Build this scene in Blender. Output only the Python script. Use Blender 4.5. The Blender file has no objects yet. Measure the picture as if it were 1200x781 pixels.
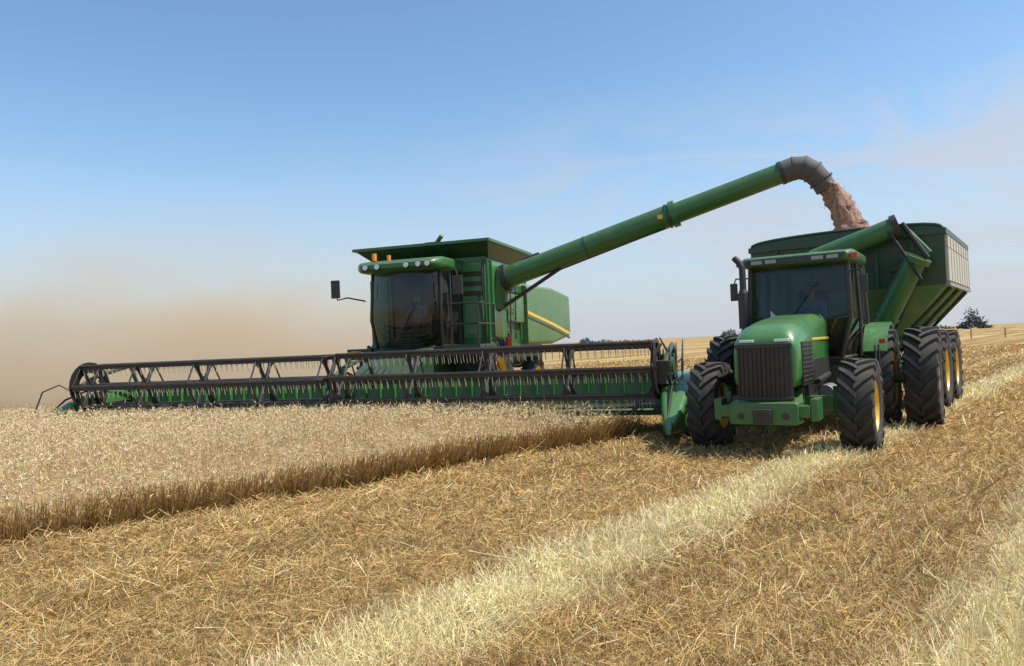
import bpy, bmesh, math, random
import numpy as np
from mathutils import Vector, Matrix
random.seed(7); rng=np.random.default_rng(11)
R=math.radians
scene=bpy.context.scene
COL=scene.collection

# ------------------------------------------------------------------ materials
def newmat(name):
    m=bpy.data.materials.new(name); m.use_nodes=True
    nt=m.node_tree; nt.nodes.clear()
    out=nt.nodes.new('ShaderNodeOutputMaterial')
    return m,nt,out
def N(nt,t,**kw):
    n=nt.nodes.new(t)
    for k,v in kw.items():
        if k in n.inputs: n.inputs[k].default_value=v
        else: setattr(n,k,v)
    return n
def paint(name,col,rough=.38,dust=.35,dustcol=(.42,.34,.22),metal=0.0,coat=.25,scale=2.5,streak=True):
    m,nt,out=newmat(name); L=nt.links.new
    b=N(nt,'ShaderNodeBsdfPrincipled'); L(b.outputs[0],out.inputs[0])
    tc=N(nt,'ShaderNodeTexCoord')
    n1=N(nt,'ShaderNodeTexNoise',Scale=scale,Detail=8.0,Roughness=.65); L(tc.outputs['Object'],n1.inputs['Vector'])
    mp=N(nt,'ShaderNodeMapping'); mp.inputs['Scale'].default_value=(14,14,1.2); L(tc.outputs['Object'],mp.inputs[0])
    n2=N(nt,'ShaderNodeTexNoise',Scale=1.0,Detail=5.0); L(mp.outputs[0],n2.inputs['Vector'])
    g=N(nt,'ShaderNodeNewGeometry'); sx=N(nt,'ShaderNodeSeparateXYZ'); L(g.outputs['Normal'],sx.inputs[0])
    up=N(nt,'ShaderNodeMapRange'); L(sx.outputs['Z'],up.inputs[0]); up.inputs[1].default_value=0; up.inputs[2].default_value=1; up.inputs[3].default_value=.35; up.inputs[4].default_value=1.0
    ad=N(nt,'ShaderNodeMath',operation='MULTIPLY_ADD'); L(n1.outputs[0],ad.inputs[0]); ad.inputs[1].default_value=.6; 
    hl=N(nt,'ShaderNodeMath',operation='MULTIPLY'); L(n2.outputs[0],hl.inputs[0]); hl.inputs[1].default_value=.45
    L(hl.outputs[0],ad.inputs[2])
    mr=N(nt,'ShaderNodeMapRange'); L(ad.outputs[0],mr.inputs[0]); mr.inputs[1].default_value=.36; mr.inputs[2].default_value=.75; mr.inputs[3].default_value=.15; mr.inputs[4].default_value=1
    mu=N(nt,'ShaderNodeMath',operation='MULTIPLY'); L(mr.outputs[0],mu.inputs[0]); L(up.outputs[0],mu.inputs[1])
    m2=N(nt,'ShaderNodeMath',operation='MULTIPLY'); L(mu.outputs[0],m2.inputs[0]); m2.inputs[1].default_value=dust
    mx=N(nt,'ShaderNodeMix',data_type='RGBA'); L(m2.outputs[0],mx.inputs[0])
    mx.inputs[6].default_value=(*col,1); mx.inputs[7].default_value=(*dustcol,1)
    L(mx.outputs[2],b.inputs['Base Color'])
    ro=N(nt,'ShaderNodeMath',operation='MULTIPLY_ADD'); L(m2.outputs[0],ro.inputs[0]); ro.inputs[1].default_value=.6; ro.inputs[2].default_value=rough
    L(ro.outputs[0],b.inputs['Roughness'])
    b.inputs['Metallic'].default_value=metal
    b.inputs['Coat Weight'].default_value=coat; b.inputs['Coat Roughness'].default_value=.15
    return m
GREEN=paint('green_paint',(.013,.120,.022),dust=.32)
GREEN_B=paint('green_paint_clean',(.020,.175,.030),rough=.3,dust=.32,coat=.5)
GREEN_D=paint('green_paint_dusty',(.045,.17,.050),dust=.75,rough=.5)
GREEN_K=paint('green_paint_dark',(.008,.052,.018),dust=.2,rough=.5)
YEL=paint('yellow_paint',(.80,.50,.02),dust=.25)
BLACK=paint('black_paint',(.009,.009,.009),dust=.18,rough=.5)
DKMET=paint('dark_metal',(.012,.010,.009),dust=.14,rough=.55)
RUB=paint('tyre_rubber',(.016,.016,.017),dust=.42,rough=.75,coat=0,dustcol=(.30,.26,.19),scale=5)
RUBG=paint('rubber_spout',(.070,.070,.070),dust=.3,rough=.7,coat=0)
GREY=paint('grey_metal',(.30,.30,.29),dust=.3,metal=.6,rough=.45)
BEIGE=paint('dusty_white_panel',(.52,.49,.40),dust=.8,rough=.6,dustcol=(.36,.29,.19),coat=0)
TINE=paint('tine_plastic',(.50,.43,.30),dust=.3,rough=.6,coat=0)
RED=paint('red_paint',(.5,.02,.015),dust=.15)
ORANGE=paint('amber_lens',(.9,.28,.02),dust=.05,rough=.2)
WHITE=paint('lamp_lens',(.8,.8,.75),dust=.1,rough=.1)
SHIRT=paint('blue_shirt',(.12,.19,.36),dust=.1,rough=.9,coat=0)
TROUS=paint('dark_trousers',(.03,.035,.05),dust=.2,rough=.9,coat=0)
SKIN=paint('skin',(.42,.22,.14),dust=0,rough=.6,coat=0)
SEAT=paint('seat_fabric',(.05,.045,.035),dust=.1,rough=.9,coat=0)
FENCE=paint('fence_wood',(.2,.16,.11),dust=.2,rough=.9,coat=0)
def glassmat():
    m,nt,out=newmat('tinted_glass'); L=nt.links.new
    tr=N(nt,'ShaderNodeBsdfTransparent'); tr.inputs[0].default_value=(.46,.54,.51,1)
    gl=N(nt,'ShaderNodeBsdfGlossy'); gl.inputs['Roughness'].default_value=.03; gl.inputs[0].default_value=(.9,.95,1,1)
    fr=N(nt,'ShaderNodeFresnel'); fr.inputs[0].default_value=1.5
    tc=N(nt,'ShaderNodeTexCoord'); n=N(nt,'ShaderNodeTexNoise',Scale=3.,Detail=6.); L(tc.outputs['Object'],n.inputs['Vector'])
    df=N(nt,'ShaderNodeBsdfDiffuse'); df.inputs[0].default_value=(.35,.3,.2,1)
    mr=N(nt,'ShaderNodeMapRange'); L(n.outputs[0],mr.inputs[0]); mr.inputs[1].default_value=.35; mr.inputs[2].default_value=.8; mr.inputs[3].default_value=.0; mr.inputs[4].default_value=.10
    a=N(nt,'ShaderNodeMixShader'); L(fr.outputs[0],a.inputs[0]); L(tr.outputs[0],a.inputs[1]); L(gl.outputs[0],a.inputs[2])
    b=N(nt,'ShaderNodeMixShader'); L(mr.outputs[0],b.inputs[0]); L(a.outputs[0],b.inputs[1]); L(df.outputs[0],b.inputs[2])
    L(b.outputs[0],out.inputs[0]); return m
GLASS=glassmat()
def strawmat(name,transl=.25,rough=.6):
    m,nt,out=newmat(name); L=nt.links.new
    at=N(nt,'ShaderNodeAttribute'); at.attribute_name='Col'
    b=N(nt,'ShaderNodeBsdfPrincipled'); b.inputs['Roughness'].default_value=rough; b.inputs['Specular IOR Level'].default_value=.3
    t=N(nt,'ShaderNodeBsdfTranslucent'); mx=N(nt,'ShaderNodeMixShader'); mx.inputs[0].default_value=transl
    L(at.outputs['Color'],b.inputs['Base Color']); L(at.outputs['Color'],t.inputs[0])
    L(b.outputs[0],mx.inputs[1]); L(t.outputs[0],mx.inputs[2]); L(mx.outputs[0],out.inputs[0]); return m
STRAW=strawmat('straw',.2); WHEAT=strawmat('ripe_wheat',.25)

# ------------------------------------------------------------------ mesh helpers
def root(name,loc=(0,0,0),rz=0):
    e=bpy.data.objects.new(name,None); COL.objects.link(e); e.location=loc; e.rotation_euler=(0,0,rz); e.empty_display_size=.3; return e
def mk(name,parent,verts,faces,mats,mi=None,smooth=True,bevel=0,ang=35,recalc=True):
    me=bpy.data.meshes.new(name); me.from_pydata([tuple(v) for v in verts],[],[tuple(f) for f in faces])
    if not isinstance(mats,(list,tuple)): mats=[mats]
    for m in mats: me.materials.append(m)
    if mi is not None: me.polygons.foreach_set('material_index',mi)
    if recalc:
        bm=bmesh.new(); bm.from_mesh(me); bmesh.ops.recalc_face_normals(bm,faces=bm.faces); bm.to_mesh(me); bm.free()
    if smooth:
        me.polygons.foreach_set('use_smooth',[True]*len(me.polygons)); me.set_sharp_from_angle(angle=R(ang))
    o=bpy.data.objects.new(name,me); COL.objects.link(o)
    if parent: o.parent=parent
    if bevel:
        b=o.modifiers.new('b','BEVEL'); b.width=bevel; b.segments=2; b.limit_method='ANGLE'; b.angle_limit=R(30)
    return o
class MB:
    def __init__(s): s.v=[]; s.f=[]; s.m=[]
    def add(s,v,f,m=0):
        o=len(s.v); s.v+= [tuple(p) for p in v]; s.f+=[tuple(i+o for i in q) for q in f]; s.m+=[m]*len(f)
    def box(s,x0,x1,y0,y1,z0,z1,m=0):
        v=[(x,y,z) for z in(z0,z1) for y in(y0,y1) for x in(x0,x1)]
        s.add(v,[(0,2,3,1),(4,5,7,6),(0,1,5,4),(2,6,7,3),(0,4,6,2),(1,3,7,5)],m)
    def tube(s,p,q,r,m=0,n=10,r2=None):
        p=Vector(p);q=Vector(q);d=(q-p).normalized()
        a=d.orthogonal().normalized(); b=d.cross(a); r2=r if r2 is None else r2
        v=[];f=[]
        for i in range(n):
            t=2*math.pi*i/n; v.append(p+(a*math.cos(t)+b*math.sin(t))*r)
        for i in range(n):
            t=2*math.pi*i/n; v.append(q+(a*math.cos(t)+b*math.sin(t))*r2)
        for i in range(n): f.append((i,(i+1)%n,n+(i+1)%n,n+i))
        f.append(tuple(range(n))[::-1]); f.append(tuple(range(n,2*n)))
        s.add(v,f,m)
    def path(s,pts,r,m=0,n=10):
        pts=[Vector(p) for p in pts]; rr=r if isinstance(r,(list,tuple)) else [r]*len(pts)
        ref=None; v=[];f=[]
        for k,p in enumerate(pts):
            d=(pts[min(k+1,len(pts)-1)]-pts[max(k-1,0)]).normalized()
            if ref is None: ref=d.orthogonal().normalized()
            a=(ref-d*ref.dot(d)).normalized(); ref=a; b=d.cross(a)
            for i in range(n):
                t=2*math.pi*i/n; v.append(p+(a*math.cos(t)+b*math.sin(t))*rr[k])
        for k in range(len(pts)-1):
            for i in range(n): f.append((k*n+i,k*n+(i+1)%n,(k+1)*n+(i+1)%n,(k+1)*n+i))
        f.append(tuple(range(n))[::-1]); f.append(tuple(range((len(pts)-1)*n,len(pts)*n)))
        s.add(v,f,m)
    def extr(s,prof,x0,x1,m=0):
        n=len(prof); v=[(x0,y,z) for y,z in prof]+[(x1,y,z) for y,z in prof]
        f=[(i,(i+1)%n,n+(i+1)%n,n+i) for i in range(n)]+[tuple(range(n))[::-1],tuple(range(n,2*n))]
        s.add(v,f,m)
    def loft(s,secs,m=0,k=5):
        v=[];f=[];n=None
        for (y,x0,x1,z0,z1,r) in secs:
            r=min(r,(x1-x0)/2*.99,(z1-z0)/2*.99); ring=[]
            for cx,cz,a0 in((x1-r,z1-r,0),(x0+r,z1-r,90),(x0+r,z0+r,180),(x1-r,z0+r,270)):
                for i in range(k):
                    a=R(a0+90*i/(k-1)); ring.append((cx+r*math.cos(a),y,cz+r*math.sin(a)))
            n=len(ring); v+=ring
        for j in range(len(secs)-1):
            for i in range(n): f.append((j*n+i,j*n+(i+1)%n,(j+1)*n+(i+1)%n,(j+1)*n+i))
        f.append(tuple(range(n))); f.append(tuple(range((len(secs)-1)*n,len(secs)*n))[::-1])
        s.add(v,f,m)
    def lathe(s,prof,c=(0,0,0),n=40,m=0):
        v=[];f=[]
        for (x,r) in prof:
            for i in range(n):
                a=2*math.pi*i/n; v.append((c[0]+x,c[1]+r*math.cos(a),c[2]+r*math.sin(a)))
        for j in range(len(prof)-1):
            for i in range(n): f.append((j*n+i,j*n+(i+1)%n,(j+1)*n+(i+1)%n,(j+1)*n+i))
        s.add(v,f,m)
    def frustum(s,a,b,m=0,cap=True):
        v=[(x,y,q[4]) for q in(a,b) for (x,y) in((q[0],q[2]),(q[1],q[2]),(q[1],q[3]),(q[0],q[3]))]
        f=[(0,1,5,4),(1,2,6,5),(2,3,7,6),(3,0,4,7)]
        if cap: f+=[(3,2,1,0),(4,5,6,7)]
        s.add(v,f,m)
    def obj(s,name,parent,mats,**k): return mk(name,parent,s.v,s.f,mats,mi=s.m,**k)

def wheel(name,parent,loc,Rr,W,rim,lugs,side=1,phase=0.,rimmat=None):
    b=MB(); w=W/2; T=Rr-rim
    prof=[(-w*.78,rim*.97),(-w*.86,rim+.06*T),(-w*1.0,rim+.35*T),(-w*.99,rim+.60*T),(-w*.9,Rr*.905),(-w*.45,Rr*.925),(0,Rr*.93)]
    prof=prof+[(-x,r) for x,r in prof[::-1][1:]]
    b.lathe(prof,n=56,m=0)
    for s in(-1,1):
        for i in range(lugs):
            th=2*math.pi*(i+(.5 if s>0 else 0))/lugs+phase
            dl=1.05*w/Rr; ht=.030/Rr*(1.0+Rr*.35)
            ts=[(-.06,Rr*.91,Rr),(.3,Rr*.90,Rr*1.0),(.65,Rr*.89,Rr*.993),(.98,Rr*.87,Rr*.975),(1.05,rim+.55*T,rim+.74*T)]
            v=[]
            for t,r0,r1 in ts:
                a=th-dl*min(t,1)*1.0
                x=s*w*t
                for (aa,rr) in((a-ht*1.35,r0),(a-ht,r1),(a+ht,r1),(a+ht*1.35,r0)):
                    v.append((x,-rr*math.sin(aa),rr*math.cos(aa)))
            f=[(0,1,2,3)]
            for j in range(4):
                for q in range(4): f.append((j*4+q,(j+1)*4+q,(j+1)*4+(q+1)%4,j*4+(q+1)%4))
            f.append((19,18,17,16)); b.add(v,f,0)
    s=side
    b.lathe([(s*w*.80,rim*1.02),(s*w*.84,rim*.98),(s*w*.70,rim*.93),(s*w*.30,rim*.88),(s*w*.15,rim*.80),(s*w*.05,rim*.62),(s*w*.10,rim*.42),(s*w*.32,rim*.36),(s*w*.36,rim*.22),(s*w*.55,rim*.20),(s*w*.58,rim*.02)],n=40,m=1)
    b.lathe([(-s*w*.80,rim*1.02),(-s*w*.6,rim*.9),(-s*w*.1,rim*.6),(0,rim*.1)],n=32,m=1)
    for i in range(10):
        a=2*math.pi*i/10; c=(s*w*.12,rim*.5*math.cos(a),rim*.5*math.sin(a))
        b.tube(c,(s*w*.22,c[1],c[2]),.016,m=2,n=6)
    o=b.obj(name,parent,[RUB,rimmat or YEL,GREY],ang=30); o.location=loc; return o

def person(parent,loc,name='driver'):
    e=root(name); e.parent=parent; e.location=loc
    P=[(0,0,.10),(0,.02,.30),(0,.0,.50),(0,0,.60),(0,-.02,.70),(0,-.03,.80),(0,-.02,.88),
       (-.19,0,.53),(-.25,-.12,.30),(-.16,-.40,.30),(-.14,-.46,.31),
       (.19,0,.53),(.25,-.12,.30),(.16,-.40,.30),(.14,-.46,.31),
       (-.11,-.05,.08),(-.15,-.45,.10),(-.15,-.52,-.30),(-.15,-.66,-.34),
       (.11,-.05,.08),(.15,-.45,.10),(.15,-.52,-.30),(.15,-.66,-.34)]
    E=[(0,1),(1,2),(2,3),(3,4),(4,5),(5,6),(2,7),(7,8),(8,9),(9,10),(2,11),(11,12),(12,13),(13,14),(0,15),(15,16),(16,17),(17,18),(0,19),(19,20),(20,21),(21,22)]
    Rd=[.15,.15,.14,.055,.085,.10,.07,.075,.05,.035,.04,.075,.05,.035,.04,.10,.07,.05,.045,.10,.07,.05,.045]
    me=bpy.data.meshes.new('body'); me.from_pydata(P,E,[])
    o=bpy.data.objects.new('body',me); COL.objects.link(o); o.parent=e
    o.modifiers.new('s','SKIN'); 
    for i,r in enumerate(Rd): me.skin_vertices[0].data[i].radius=(r,r*(.8 if i in(0,1,2) else 1))
    me.skin_vertices[0].data[0].use_root=True
    ss=o.modifiers.new('ss','SUBSURF'); ss.levels=2; ss.render_levels=2
    bpy.context.view_layer.update()
    dg=bpy.context.evaluated_depsgraph_get(); me2=bpy.data.meshes.new_from_object(o.evaluated_get(dg))
    o.modifiers.clear(); o.data=me2
    me2.materials.clear()
    for m in(SHIRT,TROUS,SKIN): me2.materials.append(m)
    for p in me2.polygons:
        c=p.center; p.use_smooth=True
        p.material_index=2 if (c.z>.585 or (c.y<-.30 and c.z>.2)) else (1 if c.z<.16 else 0)
    b=MB()
    b.lathe([(-.10,.001),(-.095,.05),(-.05,.095),(0,.105),(.05,.095),(.095,.05),(.10,.001)],c=(0,0,0),n=16)
    cap=b.obj('cap',e,SHIRT); cap.location=(0,-.01,.87); cap.scale=(1,1.05,.6)
    b=MB(); b.box(-.07,.07,-.2,-.09,.855,.87); b.box(-.014,.014,-.15,-.10,.76,.80,1); b.box(-.045,-.02,-.128,-.12,.80,.812,2); b.box(.02,.045,-.128,-.12,.80,.812,2)
    b.obj('cap_brim_and_face',e,[SHIRT,SKIN,BLACK],bevel=.004)
    for sx in(-1,1):
        fb=MB()
        for q in range(4):
            x=sx*(.155-.018*q); yb=-.45; l=(.9,1.,.95,.8)[q]
            fb.path([(x,yb,.335),(x,yb-.035*l,.345),(x,yb-.055*l,.325),(x,yb-.045*l,.30)],[.010,.010,.009,.007],0,6)
        fb.path([(sx*.11,-.44,.32),(sx*.09,-.465,.325),(sx*.085,-.49,.315)],[.011,.010,.008],0,6)
        fb.obj('fingers',e,SKIN)
    return e

# ------------------------------------------------------------------ world, sun, camera
SUN_DIR=Vector((.93,-.20,0)).normalized(); EL=R(58)
w=bpy.data.worlds.new('World'); scene.world=w; w.use_nodes=True
nt=w.node_tree; nt.nodes.clear(); L=nt.links.new
out=N(nt,'ShaderNodeOutputWorld'); bg=N(nt,'ShaderNodeBackground'); L(bg.outputs[0],out.inputs[0])
sky=N(nt,'ShaderNodeTexSky'); sky.sky_type='NISHITA'; sky.sun_disc=False; sky.sun_elevation=EL
sky.sun_rotation=math.atan2(SUN_DIR.x,SUN_DIR.y); sky.altitude=0; sky.air_density=1.0; sky.dust_density=.6; sky.ozone_density=1.3
hs=N(nt,'ShaderNodeHueSaturation'); hs.inputs['Hue'].default_value=.494; hs.inputs['Saturation'].default_value=1.12; hs.inputs['Value'].default_value=1.5; L(sky.outputs[0],hs.inputs['Color'])
tc=N(nt,'ShaderNodeTexCoord')
mp=N(nt,'ShaderNodeMapping'); mp.inputs['Scale'].default_value=(1.6,1.6,6.5); mp.inputs['Rotation'].default_value=(0,R(-9),0); mp.inputs['Location'].default_value=(.35,.1,.2); L(tc.outputs['Generated'],mp.inputs[0])
nz=N(nt,'ShaderNodeTexNoise',Scale=1.9,Detail=10.,Roughness=.58,Distortion=.8); L(mp.outputs[0],nz.inputs['Vector'])
cr=N(nt,'ShaderNodeMapRange',interpolation_type='SMOOTHSTEP'); L(nz.outputs[0],cr.inputs[0]); cr.inputs[1].default_value=.38; cr.inputs[2].default_value=.64
sx=N(nt,'ShaderNodeSeparateXYZ'); L(tc.outputs['Generated'],sx.inputs[0])
rx=N(nt,'ShaderNodeMapRange'); L(sx.outputs['X'],rx.inputs[0]); rx.inputs[1].default_value=-.15; rx.inputs[2].default_value=.35; rx.inputs[3].default_value=.12
rz=N(nt,'ShaderNodeMapRange',interpolation_type='SMOOTHSTEP'); L(sx.outputs['Z'],rz.inputs[0]); rz.inputs[1].default_value=.34; rz.inputs[2].default_value=.18
m1=N(nt,'ShaderNodeMath',operation='MULTIPLY'); L(cr.outputs[0],m1.inputs[0]); L(rx.outputs[0],m1.inputs[1])
m2=N(nt,'ShaderNodeMath',operation='MULTIPLY'); L(m1.outputs[0],m2.inputs[0]); L(rz.outputs[0],m2.inputs[1])
m3=N(nt,'ShaderNodeMath',operation='MULTIPLY'); L(m2.outputs[0],m3.inputs[0]); m3.inputs[1].default_value=.8
hz=N(nt,'ShaderNodeMapRange',interpolation_type='SMOOTHSTEP'); L(sx.outputs['Z'],hz.inputs[0]); hz.inputs[1].default_value=.30; hz.inputs[2].default_value=-.05; hz.inputs[3].default_value=0; hz.inputs[4].default_value=.9
mh=N(nt,'ShaderNodeMix',data_type='RGBA'); L(hz.outputs[0],mh.inputs[0]); L(hs.outputs[0],mh.inputs[6]); mh.inputs[7].default_value=(4.1,4.6,5.5,1)
mx=N(nt,'ShaderNodeMix',data_type='RGBA'); L(m3.outputs[0],mx.inputs[0]); L(mh.outputs[2],mx.inputs[6]); mx.inputs[7].default_value=(5.2,5.4,6.0,1)
L(mx.outputs[2],bg.inputs[0]); bg.inputs[1].default_value=.120
sd=bpy.data.lights.new('sun','SUN'); sd.energy=5.0; sd.angle=R(.5); sd.color=(1,.95,.86)
so=bpy.data.objects.new('sun',sd); COL.objects.link(so)
dvec=Vector((SUN_DIR.x*math.cos(EL),SUN_DIR.y*math.cos(EL),math.sin(EL)))
so.rotation_euler=dvec.to_track_quat('Z','Y').to_euler(); so.location=(20,0,30)
cd=bpy.data.cameras.new('camera'); cam=bpy.data.objects.new('camera',cd); COL.objects.link(cam); scene.camera=cam
cd.sensor_width=36; cd.lens=26.4; cd.clip_end=6000; cd.clip_start=.05
H=1.75
M=Matrix.Rotation(R(90+.88),4,'X')@Matrix.Rotation(R(-2.46),4,'Z'); M.translation=(0,0,H); cam.matrix_world=M
scene.view_settings.view_transform='Standard'; scene.view_settings.look='None'; scene.view_settings.exposure=0

# ------------------------------------------------------------------ layout functions
AT=R(40); cA,sA=math.cos(AT),math.sin(AT)
_ks=rng.normal(size=(10,2)); _ph=rng.uniform(0,6.28,10)
def noise2(x,y,sc=1.):
    r=0
    for i in range(10):
        k=_ks[i]*(1+.35*i)/sc; r=r+np.sin(k[0]*x+k[1]*y+_ph[i])/(1+.35*i)
    return r/4.
def vlat(x,y): return x*cA-y*sA
def rowstreak(x,y):
    v=vlat(x,y); s=x*sA+y*cA
    return noise2(v*3.2,s*.35,1.)
def pale(x,y):
    v=vlat(x,y)+.14*noise2(x,y,.6)+.11*noise2(x,y,.16)
    def band(a,b,s=.30): 
        return np.clip((v-a)/s+.5,0,1)*np.clip((b-v)/s+.5,0,1)
    r=band(-3.80,-2.95)
    r=np.maximum(r,band(-.95,.55)) 
    for c in (3.2,6.0,9.3,12.5,17): r=np.maximum(r,band(c,c+1.1))
    return r
def gz(x,y):
    v=vlat(x,y)
    return .040*noise2(x,y,.7)+.022*noise2(x,y,.2)+.012*rowstreak(x,y)-.06*np.exp(-((v+5.6)/.30)**2)-.05*np.exp(-((v+1.8)/.30)**2)
CAc=R(18); HC=np.array([-3.60,15.55]); HW=6.78
ru=np.array([math.cos(CAc),-math.sin(CAc)]); uu=np.array([math.sin(CAc),math.cos(CAc)])
E0=np.array([-5.0,7.1]); E1=np.array([2.65,14.0]); Ed=(E1-E0)/np.linalg.norm(E1-E0); En=np.array([-Ed[1],Ed[0]])
def edged(x,y): return (x-E0[0])*En[0]+(y-E0[1])*En[1] +.14*noise2(x,y,.5)+.08*noise2(x,y,.15)
def cropd(x,y):
    hy=(x-HC[0])*uu[0]+(y-HC[1])*uu[1]
    return np.minimum(edged(x,y),-hy-.05)

# ------------------------------------------------------------------ ground
def ground():
    xs=np.concatenate([-np.geomspace(3000,22,22),np.arange(-20,24,.2),np.geomspace(25,3000,22)])
    ys=np.concatenate([-np.geomspace(1500,3,14),np.arange(-1,32,.2),np.geomspace(33,5000,26)])
    X,Y=np.meshgrid(xs,ys); Z=gz(X,Y)*np.exp(-np.maximum(0,np.hypot(X,Y)-20)/12)
    V=np.stack([X,Y,Z],-1).reshape(-1,3); nx=len(xs); ny=len(ys)
    i=np.arange((ny-1)*nx).reshape(ny-1,nx)[:,:-1].ravel()
    F=np.stack([i,i+1,i+nx+1,i+nx],1)
    m,nt,out=newmat('stubble_ground'); L=nt.links.new
    b=N(nt,'ShaderNodeBsdfPrincipled',Roughness=.95); L(b.outputs[0],out.inputs[0]); b.inputs['Specular IOR Level'].default_value=.1
    tc=N(nt,'ShaderNodeTexCoord')
    mp=N(nt,'ShaderNodeMapping'); mp.inputs['Rotation'].default_value=(0,0,AT); L(tc.outputs['Object'],mp.inputs[0])
    s1=N(nt,'ShaderNodeMapping'); s1.inputs['Scale'].default_value=(1.0,.05,1); L(mp.outputs[0],s1.inputs[0])
    n1=N(nt,'ShaderNodeTexNoise',Scale=.55,Detail=3.); L(s1.outputs[0],n1.inputs['Vector'])
    n2=N(nt,'ShaderNodeTexNoise',Scale=9.,Detail=10.,Roughness=.75); L(tc.outputs['Object'],n2.inputs['Vector'])
    n3=N(nt,'ShaderNodeTexNoise',Scale=.7,Detail=6.); L(tc.outputs['Object'],n3.inputs['Vector'])
    c1=N(nt,'ShaderNodeValToRGB'); L(n1.outputs[0],c1.inputs[0])
    c1.color_ramp.elements[0].position=.42; c1.color_ramp.elements[0].color=(.36,.23,.085,1)
    c1.color_ramp.elements[1].position=.60; c1.color_ramp.elements[1].color=(.62,.46,.23,1)
    c2=N(nt,'ShaderNodeValToRGB'); L(n2.outputs[0],c2.inputs[0])
    c2.color_ramp.elements[0].position=.3; c2.color_ramp.elements[0].color=(.5,.46,.42,1)
    c2.color_ramp.elements[1].position=.7; c2.color_ramp.elements[1].color=(1.25,1.25,1.2,1)
    mm=N(nt,'ShaderNodeMix',data_type='RGBA',blend_type='MULTIPLY'); mm.inputs[0].default_value=1; L(c1.outputs[0],mm.inputs[6]); L(c2.outputs[0],mm.inputs[7])
    c3=N(nt,'ShaderNodeValToRGB'); L(n3.outputs[0],c3.inputs[0])
    c3.color_ramp.elements[0].position=.3; c3.color_ramp.elements[0].color=(.75,.72,.68,1)
    c3.color_ramp.elements[1].position=.7; c3.color_ramp.elements[1].color=(1.1,1.1,1.1,1)
    m4=N(nt,'ShaderNodeMix',data_type='RGBA',blend_type='MULTIPLY'); m4.inputs[0].default_value=1; L(mm.outputs[2],m4.inputs[6]); L(c3.outputs[0],m4.inputs[7])
    L(m4.outputs[2],b.inputs['Base Color'])
    bp=N(nt,'ShaderNodeBump',Strength=.8,Distance=.05); L(n2.outputs[0],bp.inputs['Height']); L(bp.outputs[0],b.inputs['Normal'])
    me=bpy.data.meshes.new('ground'); me.from_pydata(V.tolist(),[],F.tolist()); me.materials.append(m)
    o=bpy.data.objects.new('ground',me); COL.objects.link(o)
ground()

# ------------------------------------------------------------------ straw meshes
def fastmesh(name,V,F,C,mat,parent=None):
    me=bpy.data.meshes.new(name); k=F.shape[1]
    me.vertices.add(len(V)); me.vertices.foreach_set('co',V.astype(np.float32).ravel())
    me.loops.add(F.size); me.loops.foreach_set('vertex_index',F.astype(np.int32).ravel())
    me.polygons.add(len(F)); me.polygons.foreach_set('loop_start',(np.arange(len(F))*k).astype(np.int32))
    me.update(calc_edges=True); 
    ca=me.color_attributes.new('Col','FLOAT_COLOR','POINT')
    ca.data.foreach_set('color',np.concatenate([C,np.ones((len(C),1))],1).astype(np.float32).ravel())
    me.materials.append(mat); o=bpy.data.objects.new(name,me); COL.objects.link(o)
    if parent: o.parent=parent
    return o
def blades(P,D,wd,up=False,taper=.6):
    n=len(P)
    if up: a=rng.uniform(0,6.28,n); S=np.stack([np.cos(a),np.sin(a),np.zeros(n)],1)
    else:
        S=np.cross(D,np.array([0,0,1.])+rng.normal(size=(n,3))*.5); S/=np.linalg.norm(S,axis=1,keepdims=True)+1e-9
    S=S*(wd[:,None]/2)
    V=np.stack([P-S,P+S,P+D+S*taper,P+D-S*taper],1)
    F=np.arange(n*4).reshape(n,4); return V.reshape(-1,3),F
def samp(n,y0,y1,mode='log'):
    y=np.exp(rng.uniform(math.log(y0),math.log(y1),n)); x=rng.uniform(-1,1,n)*(.86*y+1.2); return x,y
def var(c,n,s=.18,h=.05):
    b=np.asarray(c)*(1+rng.normal(size=(n,1))*s)*(1+rng.normal(size=(n,3))*h); return np.clip(b,.01,.92)
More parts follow.
